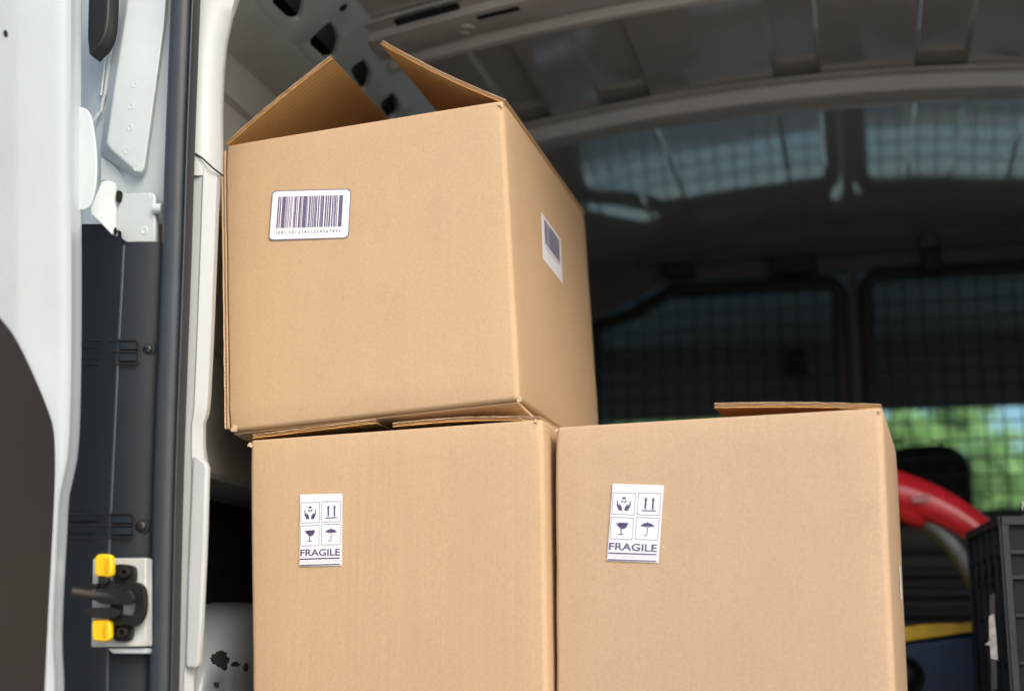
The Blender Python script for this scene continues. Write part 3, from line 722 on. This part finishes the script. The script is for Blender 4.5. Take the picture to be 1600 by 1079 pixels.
class Lab:
    """paper label stuck on a plane; u to the right, v downwards"""
    def __init__(s, p0, n, tl, tr, br, bl, off=.0006):
        s.n = n; s.c = [aP(x, y, p0, n) + n * off for x, y in (tl, tr, br, bl)]
    def at(s, u, v, o=0): return lerp(lerp(s.c[0], s.c[1], u), lerp(s.c[3], s.c[2], u), v) + s.n * o
    def asp(s): return (s.c[1] - s.c[0]).length / (s.c[3] - s.c[0]).length
    def poly(s, mb, pts, o=.0003, m=0): mb.add([s.at(u, v, o) for u, v in pts], [list(range(len(pts)))], m)
    def line(s, mb, a, b, wd, o=.0003):   # stroke of width wd in v units
        k = s.asp(); dx, dy = (b[0] - a[0]) * k, b[1] - a[1]; L = math.hypot(dx, dy) or 1; nx, ny = -dy / L * wd / 2, dx / L * wd / 2
        s.poly(mb, [(a[0] + nx / k, a[1] + ny), (b[0] + nx / k, b[1] + ny), (b[0] - nx / k, b[1] - ny), (a[0] - nx / k, a[1] - ny)], o)
    def stroke(s, mb, pts, wd, o=.0003):
        for a, b in zip(pts, pts[1:]): s.line(mb, a, b, wd, o)
    def text(s, txt, u0, u1, v0, v1, parent, m, name='lettering', spacing=1.0, o=.0003, bold=0):
        cu = bpy.data.curves.new('lettering', 'FONT'); cu.body = txt; cu.space_character = spacing; cu.resolution_u = 4; cu.offset = bold
        ob = bpy.data.objects.new('lettering_source', cu); C.objects.link(ob)
        dg = bpy.context.evaluated_depsgraph_get(); dg.update()
        me = bpy.data.meshes.new_from_object(ob.evaluated_get(dg)); vs = [v.co.copy() for v in me.vertices]; fs = [list(p.vertices) for p in me.polygons]
        bpy.data.objects.remove(ob); bpy.data.meshes.remove(me); bpy.data.curves.remove(cu)
        x0, x1 = min(v.x for v in vs), max(v.x for v in vs); y0, y1 = min(v.y for v in vs), max(v.y for v in vs)
        mb = MB().add([s.at(lerp(u0, u1, (v.x - x0) / (x1 - x0)), lerp(v1, v0, (v.y - y0) / (y1 - y0)), o) for v in vs], fs)
        return mb.build(name, m, parent, smooth=0)

BARS = [(0, 17), (27, 40), (54, 66, ), (68, 84), (86, 97), (102, 105), (108, 114), (120, 127), (137, 142), (145, 150), (162, 169), (177, 185), (207, 211), (214, 218), (221, 237), (247, 257), (272, 283), (285, 297), (304, 312), (322, 336), (338, 352), (354, 367), (372, 382), (397, 404), (407, 420), (430, 442), (450, 458), (461, 467), (474, 486), (490, 502), (515, 530), (544, 551), (553, 559), (562, 568), (571, 587), (604, 622), (632, 647), (657, 677), (690, 704), (712, 718), (722, 728), (731, 742), (750, 760), (777, 791), (793, 806), (808, 822)]
def barcode(lab, parent, u0, u1, v0, v1, m):
    mb = MB()
    for q in BARS: lab.poly(mb, [(lerp(u0, u1, q[0] / 822), v0), (lerp(u0, u1, q[1] / 822), v0), (lerp(u0, u1, q[1] / 822), v1), (lerp(u0, u1, q[0] / 822), v1)])
    return mb.build('barcode', m, parent, smooth=0)
def fragile(lab, root):
    mb = MB(); pts = [(0, 0), (1, 0), (1, 1), (0, 1)]
    a = [lab.at(u, v) for u, v in pts]; mb.prism(a, lab.n * -.0004)
    base = mb.build('fragile_label', 'label', root, smooth=0)
    X = lambda x: (x - 168) / 545.0
    Z = lambda y: (y - 100) / 925.0
    P = lambda *q: [(X(x), Z(y)) for x, y in q]
    # four ruled squares
    mb = MB()
    for x0, y0, x1, y1 in ((183, 208, 420, 468), (452, 200, 692, 462), (181, 505, 418, 765), (450, 495, 690, 757)):
        lab.stroke(mb, P((x0, y0), (x1, y0), (x1, y1), (x0, y1), (x0, y0)), .0075)
    mb.build('ruled_squares', 'ink_soft', base, smooth=0)
    # hands holding a parcel
    mb = MB()
    for s_ in (1, -1):
        f = lambda x: 302 + s_ * (x - 302)
        lab.poly(mb, P(*[(f(x), y) for x, y in ((226, 297), (236, 297), (242, 345), (262, 372), (250, 345), (258, 340), (286, 378), (291, 422), (252, 422), (246, 402), (230, 372))]))
    lab.poly(mb, P((302, 252), (328, 270), (302, 289), (276, 270)))
    lab.poly(mb, P((274, 290), (297, 308), (296, 335), (274, 312)))
    lab.poly(mb, P((330, 290), (307, 308), (308, 335), (330, 312)))
    mb.build('hands_symbol', 'ink', base, smooth=0)
    mb = MB()
    for x in (535, 614):
        lab.poly(mb, P((x - 10, 282), (x + 10, 282), (x + 10, 392), (x - 10, 392))); lab.poly(mb, P((x, 246), (x + 20, 284), (x - 20, 284)))
    lab.poly(mb, P((497, 406), (648, 402), (648, 416), (497, 420)))
    mb.build('arrows_symbol', 'ink', base, smooth=0)
    mb = MB()
    cup = [(258, 566), (364, 564)] + [(308 + 56 * math.cos(R(t)), 570 + 72 * math.sin(R(t))) for t in range(0, 175, 15)] + [(250, 612), (262, 596), (248, 584)]
    lab.poly(mb, P(*cup)); lab.poly(mb, P((232, 566), (246, 566), (243, 580), (248, 592), (240, 600)))
    lab.poly(mb, P((290, 640), (302, 640), (302, 708), (290, 708))); lab.poly(mb, P((260, 702), (330, 700), (330, 710), (260, 712)))
    mb.build('glass_symbol', 'ink', base, smooth=0)
    mb = MB()
    dome = [(572 + 74 * math.cos(R(t)), 606 - 50 * math.sin(R(t))) for t in range(0, 181, 12)] + [(523, 597), (548, 607), (572, 597), (597, 607), (622, 597)]
    lab.poly(mb, P(*dome)); lab.poly(mb, P((567, 540), (577, 540), (577, 560), (567, 560)))
    lab.stroke(mb, P((573, 600), (573, 690), (568, 706), (556, 710), (546, 704), (542, 692)), .011)
    mb.build('umbrella_symbol', 'ink', base, smooth=0)
    lab.text('FRAGILE', X(178), X(690), Z(808), Z(898), base, 'ink', bold=.02)
    mb = MB(); lab.poly(mb, P((174, 926), (690, 920), (690, 936), (174, 943))); lab.poly(mb, P((174, 1005), (692, 1000), (692, 1014), (174, 1020)))
    mb.build('ruled_lines', 'ink', base, smooth=0)
    lab.text('PLEASE, HANDLE WITH CARE', X(182), X(684), Z(955), Z(984), base, 'ink_pale')
    return base

# --- open box on top
c1 = Carton((-.90623, 1.95306, .31679), (-1.90, -1.2355, -3.617), (353, 228), (786, 157), (359, 674), (812, 623), .565)
b1 = thing('cardboard_box', 'open cardboard box on top of the stack, two flaps raised, barcode label on its front', 'cardboard box', c1.BL, 'brown cardboard boxes in the van')
c1.body(b1, 'card_a', rl=.0025, seed=1)
fA, fB = c1.front_pt(353, 225), c1.front_pt(517, 89)
nA = (fB - fA).cross(c1.dep).normalized(); nA = nA if nA.z > 0 else -nA
sheet(b1, fA + c1.dep * .006, fB + c1.dep * .006, c1.dep, .55, .0062, nA, 'card_a', 'card_in', seed=2, curl=.003)
fA, fB = c1.front_pt(785, 159), c1.front_pt(592, 66)
nB = (fB - fA).cross(c1.dep).normalized(); nB = nB if nB.z > 0 else -nB
sheet(b1, fA + c1.dep * .006, fB + c1.dep * .006, c1.dep, .55, .0066, nB, 'card_a', 'card_in', seed=9, curl=-.004)
# raw corrugated end of the left panel beside the front panel
mb = MB(); rows = []; N = 560
e0, e1 = c1.at(-.0025 / c1.w, .0, .012), c1.at(-.0025 / c1.w, .0, .985)
L_ = c1.right
for off, th in ((-.0062, .0012), (-.0012, .0012)):
    rows_t, rows_b = [], []
    for i in range(41):
        p = lerp(e0, e1, i / 40) + L_ * (off + noise.noise(V((i * .9, off * 900, 3))) * .0005) + c1.dep * (.001 + noise.noise(V((i * .7, 2, off * 900))) * .0008)
        rows_t.append([p, p + c1.dep * .03]); rows_b.append([p + L_ * th, p + L_ * th + c1.dep * .03])
    mb.slab(rows_t, rows_b, 0)
wl = .0056; H_ = (e1 - e0).length; n_ = int(H_ / wl) * 6
rows_t, rows_b = [], []
for i in range(n_ + 1):
    t = i / n_; p = lerp(e0, e1, t) + L_ * (-.0031 + .0019 * math.sin(2 * math.pi * i / 6)) + c1.dep * .0022
    rows_t.append([p, p + c1.dep * .025]); rows_b.append([p + (e1 - e0).normalized() * .0008 + L_ * .0005, p + L_ * .0005 + (e1 - e0).normalized() * .0008 + c1.dep * .025])
mb.slab(rows_t, rows_b, 0)
mb.build('corrugated_edge', ['liner', 'core'], b1, smooth=50)
lb = Lab(c1.p0, c1.n, (427, 299), (549.5, 296), (545.5, 372.5), (421, 376), off=.0026)
outl = rrect(0, 0, 1, 1, .075, 5); kk = lb.asp()
outl = [((u if .074 < u < .926 else u), v) for u, v in rrect(0, 0, 1, 1, .07, 5)]
base = MB().prism([lb.at(u, v) for u, v in outl], c1.n * -.0006).build('barcode_label', 'label', b1, smooth=0)
mb = MB()
op = [lb.at(.5 + (u - .5) * 1.006, .5 + (v - .5) * 1.01, .0001) for u, v in outl]; ip = [lb.at(.5 + (u - .5) * .984, .5 + (v - .5) * .972, .0001) for u, v in outl]
mb.grid([op, ip], closed=True); mb.build('label_border', 'ink_soft', base, smooth=0)
barcode(lb, base, .085, .905, .125, .765, 'ink')
lb.text('(00) 54123451234567892', .085, .90, .82, .905, base, 'ink', spacing=1.45, bold=.006)
# label on the right side
sn = c1.right; sp0 = c1.at(1, 0, 0)
lb = Lab(sp0, sn, (845, 331.5), (875.3, 374), (878.3, 443), (848, 404), off=.0008)
base = MB().prism([lb.at(u, v) for u, v in ((0, 0), (1, 0), (1, 1), (0, 1))], sn * -.0004).build('barcode_label', 'label', b1, smooth=0, label='small barcode label on the right side of the top box')
barcode(lb, base, .13, .90, .07, .60, 'ink_soft')
mb = MB(); lab = lb; lab.poly(mb, [(.16, .66), (.88, .64), (.88, .665), (.16, .69)]); mb.build('lettering', 'ink_pale', base, smooth=0)
tears(b1, [(c1.front_pt(783, 163), .004, c1.n), (c1.front_pt(812, 624), .004, c1.n), (c1.front_pt(365, 669), .006, c1.n)], 4)
# bottom flaps under it, one slightly ajar
mb = MB(); tp_, bt_ = [], []
for i in range(13):
    u = lerp(.004, .988, i / 12); a, b = [], []
    for j in range(7):
        v = lerp(.012, .215, j / 6); drop = .0004 + v * lerp(.002, .052, u ** 1.5)
        p = c1.at(u, v, 0) - c1.up * drop; a.append(p); b.append(p - c1.up * (.0004 + .0046 * min(1, v / .03)))
    tp_.append(a); bt_.append(b)
mb.slab(tp_, bt_).build('bottom_flap', 'card_a', b1, smooth=30)

# --- lower left box
c2 = Carton((-.85280, 1.95384, -.15857), (-1.7355, .204, -1.774), (389.5, 688), (848, 655), (393.5, 1079), (856, 1079), .45, FL + .002)
b2 = thing('cardboard_box', 'lower left cardboard box with an upright fragile label, directly under the open box', 'cardboard box', c2.BL, 'brown cardboard boxes in the van')
c2.body(b2, 'card_b', seed=2)
fragile(Lab(c2.p0, c2.n, (470.2, 772.4), (536.2, 770.8), (535.3, 883), (469.4, 884.2), off=.0030), b2)
fA, fB = c2.front_pt(393, 684), c2.front_pt(585, 660)
nn = (fB - fA).cross(c2.dep).normalized(); nn = nn if nn.z > 0 else -nn
f2a = sheet(b2, fA + c2.dep * .004, fB + c2.dep * .004, c2.dep, .44, .0062, nn, 'card_b', 'card_in', seed=21, rough=1.4)
fA, fB = c2.front_pt(843, 656.5), c2.front_pt(612, 666)
nn = (fB - fA).cross(c2.dep).normalized(); nn = nn if nn.z > 0 else -nn
sheet(b2, fA + c2.dep * .004, fB + c2.dep * .004, c2.dep, .44, .0062, nn, 'card_b', 'card_in', seed=33, curl=.004, rough=1.4)
tears(b2, [(c2.front_pt(391, 695), .004, c2.n), (c2.front_pt(838, 657), .003, c2.n)], 8)

# --- lower right box
c3 = Carton((-.40958, 1.96799, -.16067), (-3.635, -.087, -.0837), (866.5, 667.5), (1379, 637), (868.5, 1079), (1399, 1079), .45, FL + .002)
b3 = thing('cardboard_box', 'cardboard box at the lower right with a tilted fragile label and one flap lifted', 'cardboard box', c3.BL, 'brown cardboard boxes in the van')
c3.body(b3, 'card_c', r=.010, seed=3)
fragile(Lab(c3.p0, c3.n, (958.2, 755.4), (1037.8, 758), (1029.2, 879), (949.3, 875.2), off=.0030), b3)
fA, fB = c3.front_pt(1376, 638), c3.front_pt(1115, 636)
nn = (fB - fA).cross(c3.dep).normalized(); nn = nn if nn.z > 0 else -nn
sheet(b3, fA + c3.dep * .005, fB + c3.dep * .005, c3.dep, .44, .0068, nn, 'card_c', 'card_in', seed=44, curl=.002)
sn = c3.right; q0 = c3.at(1, 0, 0)
pl = [c3.at(1, .30, .60), c3.at(1, .345, .60), c3.at(1, .345, .50), c3.at(1, .30, .49)]
MB().prism([p + sn * .001 for p in pl], sn * .0005).build('side_label', 'label', b3, smooth=0)
tears(b3, [(c3.front_pt(870, 672), .003, c3.n), (c3.front_pt(1375, 642), .003, c3.n)], 9)

# ================================================================ OTHER LOAD
# black lattice crate
CY = 2.62
cc = aY(1563, 806, CY); zt = cc.z
pL = aZ(1512, 831, zt); dL = V((pL.x - cc.x, pL.y - cc.y, 0)); lL = dL.length; dL.normalize()
dF = V((dL.y, -dL.x, 0)) 
if dF.x < 0: dF = -dF
crate = thing('crate', 'black plastic lattice crate with torn white sticker at the right edge', 'crate', (cc.x, cc.y, FL))
hC = zt - FL - .002
def crate_side(o, d, n, L, nrib, truss):
    """one side: thin wall, proud ribs, rims; o = top corner, d along, n outwards"""
    z = V((0, 0, 1))
    MB().obox(o + d * L / 2 - z * (hC / 2) - n * .012, d * (L / 2), n * .002, z * (hC / 2)).build('side_panel', 'slate', crate, bevel=.001)  # panel darker than the ribs: shade within the lattice put into its colour
    for zz, hh, pr in ((.008, .008, .004), (.062, .004, .0), (.105, .004, .0), (.170, .003, -.002), (.25, .003, -.002), (.33, .003, -.002), (hC - .01, .01, 0)):
        MB().obox(o + d * L / 2 - z * zz - n * (.005 - pr / 2), d * (L / 2), n * (.006 + pr / 2), z * hh).build('rim' if zz == .008 else 'horizontal_rib', 'crate', crate, bevel=.0015)
    for k in range(nrib + 1):
        t = k / nrib
        wdt = .006 if k in (0, nrib) else .0022
        MB().obox(o + d * (L * t + (wdt if k == 0 else -wdt if k == nrib else 0)) - z * (hC / 2) - n * .003, d * wdt, n * .007, z * (hC / 2)).build('vertical_rib', 'crate', crate, bevel=.001)
    if truss:
        m = nrib * 2; a = None
        for k in range(m):
            A = o + d * (L * k / m) - z * (.066 if k % 2 else .101); B = o + d * (L * (k + 1) / m) - z * (.101 if k % 2 else .066)
            MB().obox((A + B) / 2 - n * .006, (B - A) / 2, n * .005, z * .002).build('truss_rib', 'crate', crate)
crate_side(cc, dL, -dF, lL, 5, True)
crate_side(cc, dF, -dL, .40, 7, False)
crate_side(cc + dF * .40, dL, dF, lL, 4, False)
crate_side(cc + dL * lL, dF, dL, .40, 4, False)
MB().obox(cc + dL * lL / 2 + dF * .2 - V((0, 0, hC - .01)), dL * lL / 2, dF * .2, V((0, 0, .008))).build('crate_base', 'crate', crate)
MB().prism([aY(x, y, CY - .012) for x, y in ((1545, 962), (1553, 958), (1556, 985), (1559, 1030), (1548, 1028), (1547, 1008), (1539, 1006), (1546, 1000))], (0, .002, 0)).build('torn_sticker', 'worn', crate)
MB().prism([aY(x, y, CY - .011) for x, y in ((1546, 930), (1554, 925), (1558, 1075), (1549, 1079))], (0, .002, 0)).build('sticker_residue', 'black', crate)
# clear crumpled wrap inside
wrap = thing('plastic_wrap', 'crumpled clear plastic wrap poking out of the black crate', 'plastic bag', tuple(cc + dF * .06 + dL * .06 - V((0, 0, .10))))
mb = MB(); rows = []; wc = cc + dF * .05 + dL * .05
rnd = random.Random(5)
for i in range(7):
    t = i / 6; rad = .035 * (1 - t) + .004
    rows.append([wc + V((math.cos(a) * rad * rnd.uniform(.6, 1.3), math.sin(a) * rad * rnd.uniform(.6, 1.3), -.09 + .115 * t + rnd.uniform(-.006, .006))) for a in (2 * math.pi * k / 9 for k in range(9))])
mb.grid(rows, closed=True).build('wrap', 'clear', wrap, smooth=0)

# red curved plastic handle with a grey tube below
RY = 3.15
red = thing('red_handle', 'glossy red curved plastic handle arching above the black crate', 'handle', tuple(aY(1440, 800, RY)))
cen = smoothpoly([(1300, 752), (1350, 752), (1395, 766), (1430, 776), (1468, 790), (1510, 814), (1545, 840), (1600, 890)], 2)
rad = [lerp(.047, .031, min(1, max(0, (x - 1400) / 150))) for x, y in cen]
MB().tube([aY(x, y, RY) for x, y in cen], rad, 20, flat=.8).build('grip', 'red', red, smooth=80)
lob = smoothpoly([(1390, 775), (1415, 790), (1438, 806), (1450, 812)], 2)
MB().tube([aY(x, y, RY + .01) for x, y in lob], [lerp(.045, .012, (i / (len(lob) - 1)) ** 1.6) for i in range(len(lob))], 16).build('grip_socket', 'red', red, smooth=80)
tb = smoothpoly([(1438, 806), (1465, 824), (1490, 850), (1512, 884), (1535, 930)], 2)
MB().tube([aY(x, y, RY + .015) for x, y in tb], .0155, 14).build('tube', 'greytube', red, smooth=80)
MB().tube([aY(x - 7, y + 7, RY + .024) for x, y in tb], .0075, 10).build('tube_stripe', 'tubeyellow', red, smooth=80)
MB().prism([aY(x, y, RY - .046) for x, y in rrect(1425, 772, 1452, 784, 4)], (0, .012, 0)).build('pale_patch', 'pale_red', red)  # pale red patch on the grip

# navy tool box with yellow lid edge and wheel
TY = 3.0
tl_, tr_ = aY(1330, 1003, TY), aY(1560, 985, TY)
tool = thing('tool_box', 'navy blue wheeled tool box with a yellow lid edge behind the right box', 'tool box', (tl_.x, TY, FL))
mb = MB(); ztop = tl_.z
mb.prism([V((tl_.x, TY, FL + .03)), V((tr_.x, TY, FL + .03)), V((tr_.x, TY, tr_.z + .002)), V((tl_.x, TY, tl_.z - .004))], (0, .3, 0)); mb.build('tool_box_body', 'blue', tool, bevel=.015, seg=3)
e_ = smoothpoly([(1330, 992), (1408, 990), (1450, 987), (1520, 983), (1560, 981)], 1)
rows = [[aY(x, y - 13 + (2 if i % 3 == 0 else 0), TY - .012), aY(x, y + 14 - 11 * max(0, (x - 1400) / 130), TY - .012), aY(x, y + 14 - 11 * max(0, (x - 1400) / 130), TY - .012) + V((0, .31, 0)), aY(x, y - 13, TY - .012) + V((0, .31, .0))] for i, (x, y) in enumerate(e_)]
MB().grid(rows, closed=True).build('lid', 'lidyellow', tool, bevel=.003)
wcn = aY(1412, 1056, TY - .03)
wh = MB().lathe(wcn, (0, -1, 0), [(.036, -.02), (.040, -.012), (.040, .008), (.036, .014), (.031, .012), (.029, .006)], 28).build('wheel', 'black', tool, smooth=50)
MB().lathe(wcn, (0, -1, 0), [(.029, .004), (.024, .012), (.014, .020), (.001, .023)], 24).build('wheel_hub', 'black', wh, smooth=80)

# ================================================================ TREES beyond the windscreen
def tree(x, y, h, r, label, lm, seed):
    rnd = random.Random(seed)
    t = thing('broadleaf_tree', label, 'tree', (x, y, -.75), 'trees beyond the windscreen')
    b = V((x, y, -.75)); mb = MB()
    mb.tube([b, b + V((.05, 0, h * .25)), b + V((-.04, .05, h * .55)), b + V((.05, 0, h * .85))], [.13, .10, .07, .02], 9)
    cl = []
    for k in range(9):
        a = rnd.uniform(0, 6.28); z0 = h * rnd.uniform(.2, .6); d = r * rnd.uniform(.4, .8)
        e = b + V((math.cos(a) * d, math.sin(a) * d, z0 + rnd.uniform(.2, .9)))
        mb.tube([b + V((0, 0, z0)), lerp(b + V((0, 0, z0)), e, .5) + V((0, 0, .08)), e], [.045, .03, .01], 6); cl.append(e)
    mb.build('trunk', 'bark', t)
    mb = MB()
    for k in range(26):
        a, q, zz = rnd.uniform(0, 6.28), r * rnd.random() ** .5, rnd.uniform(.12, 1)
        sc_ = math.sin(math.pi * min(1, .25 + zz * .72)) ; cl.append(b + V((math.cos(a) * q * sc_, math.sin(a) * q * sc_, h * zz)))
    for c in cl:
        rr = rnd.uniform(.28, .52) * r * .62
        for _ in range(150):
            d = V((rnd.gauss(0, 1), rnd.gauss(0, 1), rnd.gauss(0, .8))).normalized() * rr * rnd.uniform(.4, 1)
            p = c + d; u = V((rnd.gauss(0, 1), rnd.gauss(0, 1), rnd.gauss(0, 1))).normalized(); v = u.orthogonal().normalized(); s_ = rnd.uniform(.05, .10)
            mb.add([p - u * s_, p + v * s_ * .5, p + u * s_, p - v * s_ * .5], [(0, 1, 2, 3)])
    mb.build('crown', lm, t, smooth=0)
tree(.9, 13.5, 3.05, 1.3, 'bright green leafy tree straight beyond the right mesh window', 'leaf2', 1)
tree(2.6, 15.5, 3.5, 1.5, 'leafy tree farther right behind the crate, seen through the mesh', 'leaf', 2)
tree(-1.2, 16.0, 4.1, 1.4, 'green tree beyond the middle of the windscreen', 'leaf', 3)
tree(-3.4, 15.0, 3.9, 1.5, 'green tree at the far left of the windscreen', 'leaf2', 4)
tree(-2.2, 14.5, 4.0, 1.5, 'tall green tree beyond the left mesh window', 'leaf2', 8)
tree(.2, 19.0, 3.3, 1.8, 'tree set back behind the bright green one', 'leaf', 6)

for o in bpy.data.objects:
    if '_o' in o.keys(): del o['_o']
